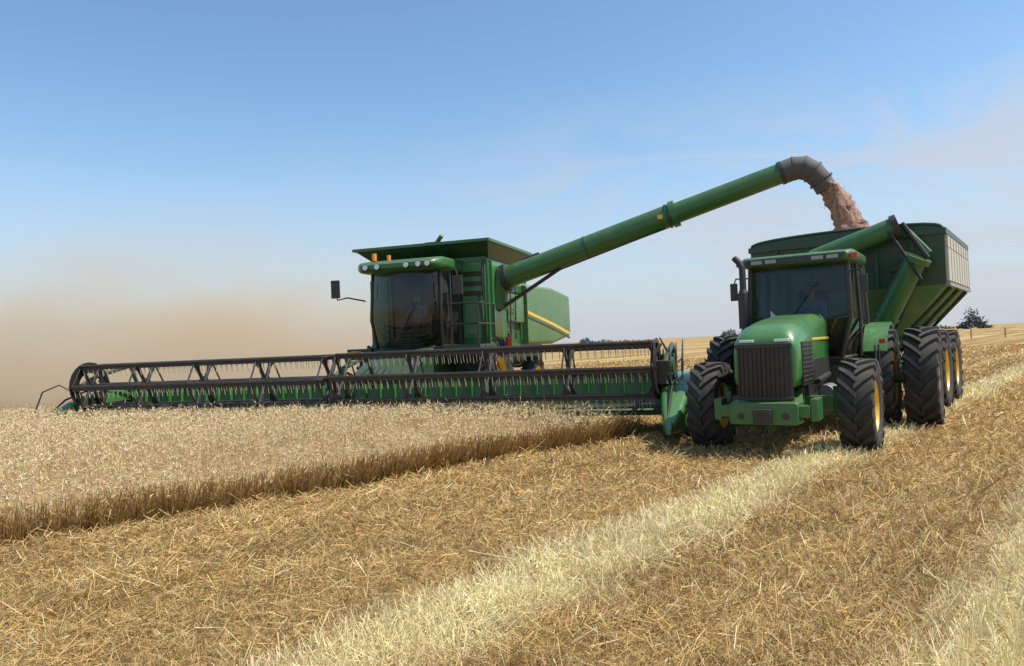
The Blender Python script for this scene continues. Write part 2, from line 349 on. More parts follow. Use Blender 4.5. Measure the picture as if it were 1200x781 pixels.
def straws():
    e=root('stubble_field')
    x,y=samp(470000,3.0,60); k=cropd(x,y)<.0; x,y=x[k],y[k]; n=len(x)
    p=pale(x,y); keep=rng.random(n)<(1-.25*p); x,y,p=x[keep],y[keep],p[keep]; n=len(x)
    clump=noise2(x,y,.30); big=noise2(x,y,1.6); rs=rowstreak(x,y)
    a=np.where(rng.random(n)<.35,R(50)+rng.normal(0,.45,n),rng.uniform(0,2*np.pi,n)); ln=rng.gamma(2.2,.036,n)+.03; ln*=np.where(y>12,1.3,1); el=rng.normal(0,.34,n)
    D=np.stack([np.cos(a)*np.cos(el),np.sin(a)*np.cos(el),np.sin(el)],1)*ln[:,None]
    z=gz(x,y)+rng.random(n)**1.5*(.045+.10*np.clip(clump,0,1)+.03*np.clip(rs,0,1))+.004+np.maximum(0,-D[:,2])
    wd=np.maximum(.0030,.00075*y)*rng.uniform(.6,1.6,n)
    V,F=blades(np.stack([x,y,z],1),D,wd,taper=.9)
    c=var((.54,.355,.13),n,.26)*(1-p[:,None])+var((.90,.735,.40),n,.12)*p[:,None]
    br=rng.random(n)<.11; c[br]=var((.84,.68,.37),br.sum(),.14)
    dk=rng.random(n)<.17*(1-p); c[dk]*=.45
    c*= (1+.16*clump[:,None]+.12*big[:,None]+.13*(rs*(1-.5*p))[:,None])
    C=np.repeat(c,4,0); fastmesh('loose_straw',V,F,np.clip(C,.01,.92),STRAW,e)
    x,y=samp(340000,3.0,60); v=vlat(x,y); s=x*sA+y*cA
    p=pale(x,y); n=len(x)
    v=np.round(v/.19)*.19+rng.normal(0,.028,n); s=np.round(s/.045)*.045+rng.normal(0,.02,n)
    x=v*cA+s*sA; y=-v*sA+s*cA
    k=(cropd(x,y)<.02)&(rng.random(n)<(.32+.68*p))&(y>2.5); x,y,p=x[k],y[k],p[k]; n=len(x)
    ht=(.095+.035*p)*rng.uniform(.5,1.25,n); 
    D=np.stack([rng.normal(0,.5,n),rng.normal(0,.5,n),np.ones(n)],1)*ht[:,None]
    wd=np.maximum(.0042,.0009*y)*rng.uniform(.7,1.4,n)
    V,F=blades(np.stack([x,y,gz(x,y)],1),D,wd,up=True,taper=.9)
    c=var((.54,.37,.15),n,.25)*(1-p[:,None])+var((.92,.755,.42),n,.10)*p[:,None]
    c*=(1+.10*noise2(x,y,.5)[:,None])
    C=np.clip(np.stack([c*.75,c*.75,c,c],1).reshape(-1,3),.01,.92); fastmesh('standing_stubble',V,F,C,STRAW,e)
straws()

CH=.60
def cropz(d): return CH*(.62+.38*np.clip(d/1.3,0,1))
def wheat():
    e=root('wheat_crop')
    def layer(xs,ys,g,off,zt,name):
        X,Y=np.meshgrid(xs,ys); m=cropd(X+g/2,Y+g/2)>off
        idx={};V=[];F=[];C=[]
        def vid(i,j,top):
            key=(i,j,top)
            if key not in idx:
                idx[key]=len(V); x=xs[0]+j*g; y=ys[0]+i*g
                zz=float(cropz(edged(np.float64(x),np.float64(y))))-zt
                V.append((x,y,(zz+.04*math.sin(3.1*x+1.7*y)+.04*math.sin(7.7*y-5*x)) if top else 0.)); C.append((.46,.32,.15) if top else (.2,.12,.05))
            return idx[key]
        I,J=np.nonzero(m)
        for i,j in zip(I,J):
            F.append((vid(i,j,1),vid(i,j+1,1),vid(i+1,j+1,1),vid(i+1,j,1)))
            for (di,dj,a,b) in((-1,0,(i,j),(i,j+1)),(1,0,(i+1,j+1),(i+1,j)),(0,-1,(i+1,j),(i,j)),(0,1,(i,j+1),(i+1,j+1))):
                ii,jj=i+di,j+dj
                if not(0<=ii<m.shape[0] and 0<=jj<m.shape[1] and m[ii,jj]): F.append((vid(*a,0),vid(*b,0),vid(*b,1),vid(*a,1)))
        fastmesh(name,np.array(V),np.array(F),np.array(C),WHEAT,e)
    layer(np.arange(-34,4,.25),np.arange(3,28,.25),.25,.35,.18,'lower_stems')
    def batch(n,x0,x1,y0,y1,sc,name):
        x=rng.uniform(x0,x1,n); y=rng.uniform(y0,y1,n); d=cropd(x,y)
        k=(d>0)&(x>-.85*y-3.5); x,y,d=x[k],y[k],d[k]; n=len(x); de=edged(x,y)
        hgt=cropz(de)+.045*noise2(x,y,.5)+.02*noise2(x,y,.2)+rng.normal(0,.05,n); low=rng.random(n)<.12; hgt[low]*=.8
        lean=rng.normal(0,.16,(n,2)); edge=de<.6; lean[edge]+=-En*rng.uniform(0,.45,(edge.sum(),1))
        B=np.stack([x,y,gz(x,y)],1); D=np.stack([lean[:,0],lean[:,1],np.ones(n)],1)*hgt[:,None]
        wd=np.maximum(.004,.0006*y)*sc
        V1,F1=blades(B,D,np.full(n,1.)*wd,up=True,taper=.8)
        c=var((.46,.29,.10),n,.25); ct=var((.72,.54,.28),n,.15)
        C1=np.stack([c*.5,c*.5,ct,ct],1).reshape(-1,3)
        m=rng.random(n)<.8; nl=m.sum(); t=rng.uniform(.3,.85,nl)[:,None]; a=rng.uniform(0,6.28,nl)
        LB=B[m]+D[m]*t; LD=np.stack([np.cos(a)*.12,np.sin(a)*.12,rng.uniform(-.12,.08,nl)],1)
        V2,F2=blades(LB,LD,np.full(nl,.012)*sc,taper=.2); c=var((.58,.40,.17),nl,.25); C2=np.repeat(c,4,0)
        T=B+D; ln=rng.uniform(.07,.10,n); a=rng.uniform(0,6.28,n); nod=rng.uniform(.2,1.6,n)
        U=np.stack([np.cos(a)*np.sin(nod),np.sin(a)*np.sin(nod),np.cos(nod)],1)
        S1=np.cross(U,np.array([.3,.5,.1])); S1/=np.linalg.norm(S1,axis=1,keepdims=True); S2=np.cross(U,S1)
        r=(np.maximum(.0075,.00075*y)*sc)[:,None]; mid1=T+U*ln[:,None]*.3; end=T+U*ln[:,None]
        ring=[mid1+(S1*math.cos(q)+S2*math.sin(q))*r for q in (0,2.1,4.2)]
        VV=np.stack([T]+ring+[end],1).reshape(-1,3); o=np.arange(n)[:,None]*5
        FF=np.concatenate([o+np.array([[0,2,1]]),o+np.array([[0,3,2]]),o+np.array([[0,1,3]]),o+np.array([[4,1,2]]),o+np.array([[4,2,3]]),o+np.array([[4,3,1]])],0)
        bg_=noise2(x,y,1.3)+.7*noise2(vlat(x,y)*2.,(x*sA+y*cA)*.4,1.)
        c=var((.82,.645,.385),n,.15)*(1+.09*bg_[:,None]); C3=np.repeat(c,5,0)
        AV=[];
        for q in range(3):
            aa=U+rng.normal(0,.22,(n,3)); AV.append(np.stack([T+U*ln[:,None]*(.3+.3*q)-S1*.0018*sc,T+U*ln[:,None]*(.3+.3*q)+S1*.0018*sc,T+U*ln[:,None]*(.3+.3*q)+aa*.08],1))
        AV=np.concatenate(AV,0); AF=np.arange(len(AV)*3).reshape(-1,3); AC=np.repeat(np.tile(c,(3,1)),3,0)*1.05
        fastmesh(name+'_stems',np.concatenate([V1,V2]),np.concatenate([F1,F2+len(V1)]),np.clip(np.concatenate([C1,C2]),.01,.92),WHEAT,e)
        V=np.concatenate([VV,AV.reshape(-1,3)]); F=np.concatenate([FF,AF+len(VV)])
        fastmesh(name+'_ears',V,F,np.clip(np.concatenate([C3,AC]),.01,.92),WHEAT,e)
    batch(110000,-22,3,3,24,1.0,'near')
    n=9000; t=rng.uniform(-4,11,n); dd=rng.uniform(-.05,.3,n)
    x=E0[0]+Ed[0]*t+En[0]*dd; y=E0[1]+Ed[1]*t+En[1]*dd
    k=cropd(x,y)>-.06; x,y=x[k],y[k]; n=len(x)
    h=rng.uniform(.12,.42,n); D=np.stack([rng.normal(0,.28,n)-En[0]*.35,rng.normal(0,.28,n)-En[1]*.35,np.ones(n)],1)*h[:,None]
    V,F=blades(np.stack([x,y,gz(x,y)],1),D,np.maximum(.006,.0010*y),up=True,taper=.8)
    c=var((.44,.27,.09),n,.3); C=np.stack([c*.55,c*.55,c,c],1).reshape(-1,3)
    fastmesh('cut_edge_stems',V,F,C,WHEAT,e)
wheat()

# ------------------------------------------------------------------ combine harvester
def combine():
    e=root('combine_harvester',(HC[0],HC[1],0),-CAc)
    W=HW
    b=MB(); b.extr([(.0,.46),(.12,.44),(1.1,.36),(1.25,.5),(1.3,1.02),(1.38,1.04),(1.42,.25),(.1,.36)],-W,W,0)
    x=-W+.2
    while x<W: b.box(x-.03,x+.03,1.17,1.31,.42,1.0,1); x+=.36
    b.box(-W,W,1.28,1.48,1.0,1.12,3); b.box(-W,W,.35,1.10,.46,.49,2)
    b.obj('header_table',e,[GREEN_D,GREEN_B,DKMET,GREEN_K],bevel=.0)
    b=MB(); x=-W
    while x<W: b.add([(x-.03,0,.46),(x+.03,0,.46),(x,-.13,.45),(x,0,.42)],[(0,1,2),(0,2,3),(1,3,2)],0); x+=.11
    b.obj('knife_guards',e,DKMET,smooth=False)
    for s,nm in((1,'crop_divider_near'),(-1,'crop_divider_far')):
        b=MB(); x0=W*s+.05*s
        k=1 if s>0 else .6
        b.loft([(-1.5,x0-.04,x0+.04,.20,.28,.03),(-1.0,x0-.16*k,x0+.18*k,.18,.56,.08),(-.4,x0-.24*k,x0+.28*k,.18,.86,.10),(.2,x0-.26*k,x0+.32*k,.2,1.06*(.9+.1*k),.10),(.8,x0-.22*k,x0+.28*k,.25,1.12*(.9+.1*k),.10),(1.45,x0-.1,x0+.14,.3,1.1,.05)],0)
        b.tube((x0+.05*s,-1.4,.27),(x0+.10*s,-1.9,.45),.02,1,r2=.008)
        b.path([(x0+.30*k,-.9,.62),(x0+.36*k,.2,.75),(x0+.30*k,1.2,.8)],.02,1,6)
        b.path([(x0-.05,-1.3,.36),(x0-.02,-.5,.92),(x0,.3,1.15)],.022,1,6)
        b.obj(nm,e,[GREEN_B,DKMET],ang=40)
    b=MB(); b.path([(-W-.3,.2,.9),(-W-.7,-.1,1.25),(-W-1.0,-.3,1.1),(-W-1.1,-.4,.7),(-W-1.12,-.4,.4)],.018,0,6)
    b.obj('divider_rod',e,DKMET)
    # reel
    yc,zc,rr=-.12,1.21,.53
    bm_=MB(); tn=MB()
    for (xa,xb,ph) in((-W+.3,-.14,1),(.14,W-.3,-4)):
        bm_.tube((xa,yc,zc),(xb,yc,zc),.045,0,12)
        nsp=5; 
        bats=[]
        for i in range(6):
            a=R(ph+60*i); by,bz=yc+rr*math.cos(a),zc+rr*math.sin(a); bats.append((by,bz))
            bm_.tube((xa,by,bz),(xb,by,bz),.036,0,8)
            bm_.box(xa,xb,by-.006,by+.006,bz-.08,bz,0)
            x=xa+.05
            while x<xb-.03:
                tn.tube((x,by,bz),(x+.005,by+.05,bz-.24),.009,0,4,r2=.006); x+=.135
        for j in range(nsp):
            x=xa+(xb-xa)*j/(nsp-1)
            for i in range(6):
                by,bz=bats[i]; cy,cz=bats[(i+1)%6]
                bm_.tube((x,yc,zc),(x,by,bz),.040,0,6)
                bm_.tube((x,by,bz),(x,cy,cz),.018,0,6)
                mid=((yc+by)/2,(zc+bz)/2)
                for sg in(-.09,.09): bm_.tube((x+sg,by,bz),(x,mid[0],mid[1]),.022,0,5)
            bm_.lathe([(-.02,.02),(-.02,.14),(.02,.14),(.02,.02)],(x,yc,zc),12,0)
        x=xa-.05 if xa<-1 else xb+.05
        bm_.lathe([(-.012,.3),(-.012,rr+.02),(.012,rr+.02),(.012,.3),(-.012,.3)],(x,yc,zc),24,0)
    bm_.obj('reel',e,DKMET); tn.obj('reel_tines',e,TINE,smooth=False)
    b=MB()
    for x in(-W+.12,0,W-.12):
        b.path([(x,1.45,1.10),(x,1.2,1.62),(x,.2,1.42),(x,-.25,1.22)],.05,0,8); b.tube((x+.07,1.3,.95),(x+.07,.2,1.3),.03,1,8)
    b.box(W-.28,W-.05,-.35,.35,.95,1.35,1); b.box(W-.24,W-.02,.4,.9,1.1,1.45,0); b.path([(W-.1,1.3,1.2),(W-.3,.8,1.75),(W-.1,.3,1.5),(W-.2,0,1.3)],.018,1,6)
    b.path([(W+.05,1.3,1.0),(W+.1,.8,1.35),(W+.05,.2,1.3)],.02,1,6)
    for i in range(4): b.path([(W-.3+.12*i,.9,1.0),(W-.2+.12*i,.4,1.55+.05*i),(W-.1+.1*i,-.2,1.25),(W-.05+.08*i,-.5,.95)],.014,1,6)
    b.lathe([(-.03,.02),(-.03,.2),(.03,.2),(.03,.02)],(W+.02,-.12,1.21),16,0)
    for i in range(5): b.tube((-.5+.2*i,1.35,1.05),(-.3+.15*i,1.8,1.35),.02,1,6)
    b.obj('reel_arms',e,[GREEN_K,BLACK],bevel=.0)
    b=MB(); b.extr([(1.4,.3),(1.4,1.05),(3.7,2.0),(4.6,1.9),(4.6,1.1)],-.75,.75,0); b.box(-.8,.8,1.50,1.64,.25,1.2,1)
    b.obj('feeder_house',e,[GREEN_K,GREEN],bevel=.03)
    b=MB(); b.loft([(4.45,-1.55,1.75,1.55,4.05,.1),(7.0,-1.55,1.75,1.55,4.05,.1)],0)
    b.loft([(7.0,-1.55,1.8,1.75,3.55,.15),(9.6,-1.6,1.95,1.8,3.55,.2),(11.2,-1.55,2.0,1.95,3.45,.3),(11.9,-1.4,1.85,2.2,3.2,.4)],1)
    b.loft([(4.5,-1.2,1.2,.9,1.6,.05),(9.5,-1.1,1.1,1.1,1.85,.1)],2)
    b.loft([(9.6,-1.0,1.0,1.0,2.2,.1),(11.6,-1.1,1.1,1.2,2.0,.1)],2)
    b.obj('body',e,[GREEN,GREEN_D,GREEN_K],ang=40)
    b=MB()
    b.box(1.05,1.70,4.40,4.44,1.95,3.9,0); b.box(1.12,1.62,4.37,4.40,2.05,2.9,1)
    for z in(3.05,3.3,3.55): b.box(1.10,1.64,4.375,4.40,z,z+.12,2)
    b.path([(1.66,4.35,1.7),(1.70,4.33,2.6),(1.62,4.34,3.4),(1.66,4.36,4.0)],.025,2,6); b.path([(1.58,4.35,1.7),(1.60,4.33,2.4),(1.5,4.34,3.1)],.02,2,6)
    b.obj('tank_front_panels',e,[GREEN_B,GREEN_D,BLACK],bevel=.01)
    b=MB()
    b.loft([(4.6,1.72,1.82,1.95,3.95,.04),(5.6,1.72,1.83,1.95,3.95,.04)],0)
    b.loft([(5.66,1.74,1.86,2.35,3.15,.05),(7.0,1.74,1.9,2.35,3.15,.05)],1)
    b.loft([(5.66,1.74,1.80,3.22,3.95,.03),(6.95,1.74,1.80,3.22,3.95,.03)],0)
    b.loft([(7.08,1.76,1.98,1.75,3.45,.09),(9.3,1.76,2.16,1.72,3.5,.12),(11.4,1.8,2.18,1.95,3.35,.12)],1)
    b.extr([(5.4,1.75),(7.0,1.65),(7.0,2.28),(5.4,2.28)],1.5,1.62,2)
    b.obj('side_panels',e,[GREEN_B,GREEN_D,BLACK],ang=40)
    b=MB()
    def strip(z0,h,m):
        v=[]; 
        for (y,xo,dz) in((7.1,1.992,0),(9.3,2.172,-.34),(11.3,2.188,-.62)): v+= [(xo,y,z0+dz),(xo,y,z0+dz+h),(xo-.05,y,z0+dz+h),(xo-.05,y,z0+dz)]
        f=[(0,1,2,3),(8,9,10,11)]
        for j in range(2):
            for q in range(4): f.append((j*4+q,(j+1)*4+q,(j+1)*4+(q+1)%4,j*4+(q+1)%4))
        b.add(v,f,m)
    strip(2.62,.09,0); strip(2.50,.05,1)
    b.obj('side_stripe',e,[YEL,BLACK])
    b=MB(); b.box(-1.2,.9,7.05,9.0,3.5,3.85,0); b.lathe([(-.4,.02),(-.4,.38),(.35,.38),(.35,.02)],(1.35,7.7,3.75),24,1); b.tube((-.6,8.6,3.8),(-.6,8.6,4.3),.09,2,12)
    for i in range(8): b.box(-1.1+i*.24,-1.0+i*.24,7.0,7.04,3.6,3.82,1)
    b.obj('engine_deck',e,[GREEN_K,BLACK,GREY],bevel=.02)
    b=MB()
    lo=(-1.4,1.75,4.55,7.0,4.02); hi=(-1.75,1.98,3.9,7.6,4.38)
    b.frustum(lo,hi,0,cap=False); b.frustum((lo[0]+.04,lo[1]-.04,lo[2]+.04,lo[3]-.04,4.03),(hi[0]+.04,hi[1]-.04,hi[2]+.04,hi[3]-.04,4.39),0,cap=False)
    x0,x1,y0,y1=hi[:4]
    for q in((x0-.05,x1+.05,y0-.05,y0+.01),(x0-.05,x1+.05,y1,y1+.06),(x0-.05,x0+.01,y0+.01,y1),(x1-.01,x1+.05,y0+.01,y1)): b.box(*q,4.36,4.43,1)
    for x in(-1.2,-.3,.6,1.5): b.add([(x,4.5,4.05),(x,3.93,4.34),(x+.05,3.93,4.34),(x+.05,4.5,4.05)],[(0,1,2,3)],1)
    b.loft([(5.0,-.35,.35,4.3,4.62,.15),(6.2,-.3,.3,4.3,4.64,.15)],1); b.tube((0,5.2,4.56),(.3,5.0,4.78),.06,1,8)
    b.obj('grain_tank_extension',e,[GREEN_K,GREEN],ang=30)
    b=MB(); pl=[(-.95,3.2),(-.6,2.98),(0,2.88),(.6,2.98),(.95,3.2),(.98,4.4),(-.98,4.4)]
    def plan(z,k=1,dy=0): return [(x*k,(y+dy if y<3.5 else y),z) for x,y in pl]
    v=plan(1.78,.93,.16)+plan(2.5,1.0,.0)+plan(3.66,.98,.12); n=7; f=[]
    for j in(0,1):
        for i in range(6): f.append((j*n+i,j*n+i+1,(j+1)*n+i+1,(j+1)*n+i))
    b.add(v,f,0); b.obj('cab_glass',e,GLASS,ang=60)
    b=MB()
    for i in(0,4):
        x,y=pl[i]; b.path([(x*.93,y+.16,1.78),(x,y,2.5),(x*.98,y+.12,3.68)],.045,0,8)
    for x in(-.97,.97): b.box(x-.05,x+.05,4.3,4.42,1.75,3.7,0)
    b.box(.94,.985,3.2,4.4,1.72,1.82,0); b.path([(.99,3.75,1.8),(.99,3.75,3.66)],.028,0,6)
    b.box(-.9,.9,3.15,4.4,1.60,1.78,0); b.box(-.93,.93,4.38,4.45,1.78,3.68,1)
    b.tube((-.15,2.86,1.9),(.45,2.90,2.9),.014,0,6)
    b.obj('cab_frame',e,[BLACK,DKMET],bevel=.01)
    b=MB(); b.loft([(2.72,-.95,.95,3.74,3.84,.06),(2.85,-1.08,1.08,3.66,3.92,.12),(3.2,-1.12,1.12,3.66,3.98,.12),(4.5,-1.1,1.1,3.66,3.98,.1)],0)
    for x in(-.8,-.48,.3,.62,.86):
        b.tube((x,2.80,3.78),(x,2.69,3.78),.080,1,14); b.tube((x,2.70,3.78),(x,2.68,3.78),.066,2,14)
    b.tube((-.75,3.1,3.98),(-.75,3.1,4.16),.06,3,12); b.tube((-.45,3.3,3.98),(-.45,3.3,4.12),.05,3,12)
    b.obj('cab_roof',e,[GREEN,BLACK,WHITE,ORANGE],ang=40)
    b=MB(); b.loft([(3.85,-.25,.25,2.0,2.25,.06),(4.25,-.25,.25,2.0,2.3,.06)],0); b.loft([(4.15,-.25,.25,2.2,2.95,.08),(4.3,-.22,.22,2.2,3.0,.08)],0)
    b.box(.35,.6,3.4,4.1,2.0,2.45,1); b.tube((0,3.55,1.8),(0,3.5,2.5),.04,1,8); b.lathe([(-.01,.17),(.0,.19),(.01,.17),(0,.15),(-.01,.17)],(0,3.5,2.5),20,1)
    b.obj('cab_interior',e,[SEAT,BLACK])
    person(e,(0,3.95,2.25))
    b=MB(); b.box(.98,1.95,3.15,4.36,1.72,1.80,0); b.box(-1.65,-.98,3.15,4.36,1.72,1.80,0); b.box(-1.55,-1.05,4.3,4.42,1.8,3.6,3)
    for p,q in(((1.9,3.2,1.8),(1.9,3.2,2.8)),((1.9,4.4,1.8),(1.9,4.4,2.8)),((1.9,3.2,2.8),(1.9,4.4,2.8)),((1.9,3.2,2.3),(1.9,4.4,2.3)),((1.2,3.2,1.8),(1.2,3.2,2.8)),((1.2,3.2,2.8),(1.9,3.2,2.8)),((1.2,3.2,2.3),(1.9,3.2,2.3))): b.tube(p,q,.022,1,8)
    for s in(0,.5): b.tube((2.0,3.4+s,1.75),(2.35,3.4+s,.5),.025,1,8)
    for i in range(4): b.box(2.02+.09*i,2.14+.09*i,3.4,3.9,1.45-.3*i,1.48-.3*i,1)
    for s in(0,.45): b.tube((1.9,5.7+s,1.9),(1.95,5.7+s,3.9),.02,1,8)
    for i in range(6): b.tube((1.93,5.7,2.1+.3*i),(1.93,6.15,2.1+.3*i),.015,1,6)
    b.tube((2.1,4.9,1.5),(2.1,4.9,1.95),.09,2,14)
    b.tube((2.1,4.9,1.95),(2.1,4.9,2.05),.03,1,8); b.box(1.8,2.1,4.85,4.95,1.6,1.66,1)
    b.obj('platform_and_rails',e,[GREEN_K,BLACK,RED,GREEN],bevel=.0)
    b=MB(); b.path([(-1.1,3.2,3.0),(-1.5,3.0,3.1),(-1.75,2.95,3.05),(-1.78,2.95,3.3)],.02,0,8); b.box(-1.90,-1.68,2.9,2.97,3.10,3.55,0)
    b.path([(1.1,3.0,3.6),(1.5,2.9,3.6),(1.55,2.9,3.4)],.018,0,8); b.box(1.42,1.66,2.85,2.92,3.0,3.45,0)
    b.box(-1.45,-1.25,3.0,3.15,1.6,1.75,1)
    b.obj('mirrors',e,[BLACK,ORANGE],bevel=.02)
    for s in(-1,1):
        wheel('drive_wheel',e,(1.55*s,4.9,.97),.97,.72,.48,20,s); wheel('rear_wheel',e,(1.45*s,9.2,.68),.68,.45,.36,18,s)
    b=MB(); b.tube((-1.5,4.9,.97),(1.5,4.9,.97),.2,0,12); b.tube((-1.4,9.2,.75),(1.4,9.2,.75),.12,0,12); b.obj('axles',e,GREEN_K)
    A=Vector((2.0,5.1,3.5)); B=Vector((9.0,5.1,5.52)); d=(B-A).normalized()
    b=MB(); b.path([(1.72,5.1,2.7),(1.75,5.1,3.1),(1.86,5.1,3.38),A],[.30,.30,.32,.33],0,20)
    b.tube(A-d*.05,A+d*.12,.37,1,20); b.tube(A,A+d*4.6,.285,0,24); b.tube(A+d*4.55,A+d*4.7,.33,0,24); b.tube(A+d*4.6,B,.255,0,24,r2=.245)
    b.tube(A+d*4.45,A+d*4.5,.31,2,24); b.tube(B-d*.08,B,.28,1,24); b.tube(A+d*2.3,A+d*2.34,.295,2,24)
    b.tube(A+d*1.5+Vector((0,-.12,-.33)),A+d*4.4+Vector((0,-.12,-.29)),.02,1,6)
    b.tube(Vector((1.7,5.0,2.6)),A+d*1.6+Vector((0,-.05,-.28)),.05,1,8)
    b.tube(A+d*.5+Vector((0,0,.3)),A+d*1.0+Vector((0,0,.3)),.05,1,8)
    q=A+d*4.3; b.box(q.x-.06,q.x+.06,5.1-.33,5.1-.27,q.z-.05,q.z+.05,3)
    b.obj('unloading_auger',e,[GREEN,BLACK,GREEN_K,YEL],ang=40)
    pts=[B-d*.05,B+d*.25+Vector((0,0,.0)),B+d*.45+Vector((.02,0,-.06)),B+Vector((.65,0,-.06)),B+Vector((.82,0,-.28)),B+Vector((.92,0,-.5))]
    b=MB(); b.path(pts,[.27,.275,.275,.26,.24,.23],0,22)
    for k in range(1,5): b.path([pts[k]-(pts[k+1]-pts[k-1]).normalized()*.02,pts[k]+(pts[k+1]-pts[k-1]).normalized()*.02],.285,0,22)
    b.obj('spout_boot',e,RUBG,ang=50)
    return e,B+Vector((.92,0,-.5))
ce,SP=combine()

# ------------------------------------------------------------------ tractor
TA=R(32); TC=(4.05,11.37)
def tractor():
    e=root('tractor',(TC[0],TC[1],0),-TA); WB=3.2
    for s in(-1,1):
        wheel('front_wheel',e,(1.08*s,0,.66),.68,.46,.37,18,s,phase=.2*s)
        wheel('rear_inner_wheel',e,(1.04*s,WB,.87),.89,.50,.52,20,s)
        wheel('rear_outer_wheel',e,(1.70*s,WB,.87),.89,.52,.52,20,s,phase=.1)
    b=MB(); b.tube((-1.6,WB,.88),(1.6,WB,.88),.11,0,14); b.loft([(-.12,-.9,.9,.58,.8,.06),(.12,-.9,.9,.58,.8,.06)],0); b.box(-.35,.35,WB-.5,WB+.5,.6,1.3,0)
    b.tube((-.85,.2,.62),(.85,.2,.62),.03,1,8)
    for s in(-1,1): b.tube((.82*s,-.12,.5),(.82*s,-.1,.95),.09,0,10)
    b.obj('axles',e,[GREEN,GREY],bevel=.0)
    b=MB(); b.loft([(-1.02,-.40,.40,.98,1.60,.12),(-1.00,-.43,.43,.95,1.68,.20),(-.9,-.45,.45,.93,1.79,.26),(-.7,-.46,.46,.93,1.87,.26),(-.2,-.46,.46,.95,1.94,.24),(.6,-.45,.45,1.0,2.01,.22),(1.5,-.44,.44,1.1,2.07,.2)],0,k=7)
    b.obj('hood',e,GREEN_B,ang=60)
    b=MB(); b.box(-.37,.37,-1.065,-1.0,.84,1.60,0)
    for i in range(12): b.box(-.35+i*.06,-.335+i*.06,-1.09,-1.05,.88,1.56,1)
    b.box(-.39,.39,-1.10,-1.06,1.55,1.61,1); b.box(-.39,.39,-1.10,-1.06,.82,.87,1); b.box(-.02,.02,-1.10,-1.055,.87,1.55,1)
    b.box(-.34,-.14,-1.03,-.99,1.63,1.67,2); b.box(.14,.34,-1.03,-.99,1.63,1.67,2)
    for s in(-1,1):
        b.box(s*.46-.012,s*.46+.012,-.8,-.1,1.0,1.62,0)
        for i in range(9): b.box(s*.472-.008,s*.472+.008,-.78,-.12,1.05+i*.062,1.075+i*.062,1)
        b.box(s*.452-.01,s*.452+.01,.0,1.45,1.02,1.35,0)
        b.box(s*.455-.01,s*.455+.01,.0,1.42,1.62,1.66,3)
    b.obj('grille',e,[BLACK,DKMET,WHITE,YEL],bevel=.006)
    b=MB(); b.loft([(-1.25,-.46,.46,.50,.80,.04),(-.95,-.48,.48,.50,.82,.04),(-.3,-.34,.34,.5,.95,.04),(1.6,-.30,.30,.6,1.1,.04)],0); b.box(-.60,.60,-1.18,-1.0,.60,.76,0); b.box(-.12,.12,-1.32,-1.24,.52,.72,1)
    b.box(-.7,-.6,-1.15,-.8,.55,.85,0); b.box(.6,.7,-1.15,-.8,.55,.85,0); b.tube((-.5,-1.08,.80),(-.5,-1.08,.95),.04,1,8)
    for s in(-1,1): b.tube((s*.3,-1.26,.62),(s*.3,-1.24,.62),.05,1,10)
    b.obj('front_frame',e,[GREEN,BLACK],bevel=.02)
    b=MB(); b.box(-.40,.40,-.1,1.55,.72,1.05,0); b.tube((.44,.3,1.0),(.44,1.3,1.05),.06,0,10); b.tube((.49,.7,.8),(.49,1.2,.8),.12,1,12)
    b.loft([(1.55,.38,.9,.62,1.25,.08),(2.25,.38,.9,.62,1.25,.08)],2); b.loft([(1.55,-.9,-.38,.62,1.2,.08),(2.25,-.9,-.38,.62,1.2,.08)],0)
    for i in range(3): b.box(.9,1.12,1.62,2.1,.55+i*.28,.58+i*.28,0)
    b.tube((1.12,1.62,.5),(1.12,1.62,1.5),.018,0,6); b.tube((1.12,2.1,.5),(1.12,2.1,1.5),.018,0,6)
    b.obj('engine_and_steps',e,[BLACK,GREY,GREEN_K],bevel=.01)
    X=-.82
    b=MB(); b.tube((X,1.15,1.5),(X,1.15,1.95),.05,0,12); b.tube((X,1.15,1.85),(X,1.15,2.45),.092,0,18); b.tube((X,1.15,2.43),(X,1.15,2.52),.092,0,18,r2=.055)
    b.path([(X,1.15,2.5),(X,1.15,2.87),(X-.04,1.15,2.97),(X-.13,1.15,3.07)],.055,0,12); b.tube((X,1.15,1.6),(-.4,1.15,1.5),.06,0,10)
    b.obj('exhaust_stack',e,DKMET)
    y0,y1=1.42,3.0
    V=[(-.62,y0+.12,1.30),(.62,y0+.12,1.30),(.80,y0,1.95),(-.80,y0,1.95),(.78,y0+.12,2.90),(-.78,y0+.12,2.90),
       (.80,y1,1.30),(-.80,y1,1.30),(.86,y1,1.95),(-.86,y1,1.95),(.82,y1-.05,2.90),(-.82,y1-.05,2.90)]
    g=MB(); g.add(V,[(0,1,2,3),(3,2,4,5),(1,6,8,2),(2,8,10,4),(7,0,3,9),(9,3,5,11),(8,9,11,10)],0); g.obj('cab_glass',e,GLASS,smooth=False)
    f=MB()
    for pth in ([0,3,5],[1,2,4],[6,8,10],[7,9,11]): f.path([V[i] for i in pth],.042,0,8)
    f.path([( .83,2.25,1.3),(.85,2.25,1.95),(.81,2.25,2.90)],.028,0,8); f.path([(-.83,2.25,1.3),(-.85,2.25,1.95),(-.81,2.25,2.90)],.028,0,8)
    f.tube(V[0],V[1],.035,0,8); f.tube(V[1],V[6],.035,0,8); f.tube(V[0],V[7],.035,0,8); f.box(-.85,.85,y1-.02,y1+.04,1.2,1.98,0)
    f.box(-.8,.8,1.55,3.0,1.18,1.27,0)
    f.tube((-.1,y0-.02,2.0),(.30,y0-.0,2.6),.012,0,6)
    f.obj('cab_frame',e,[BLACK],bevel=.0)
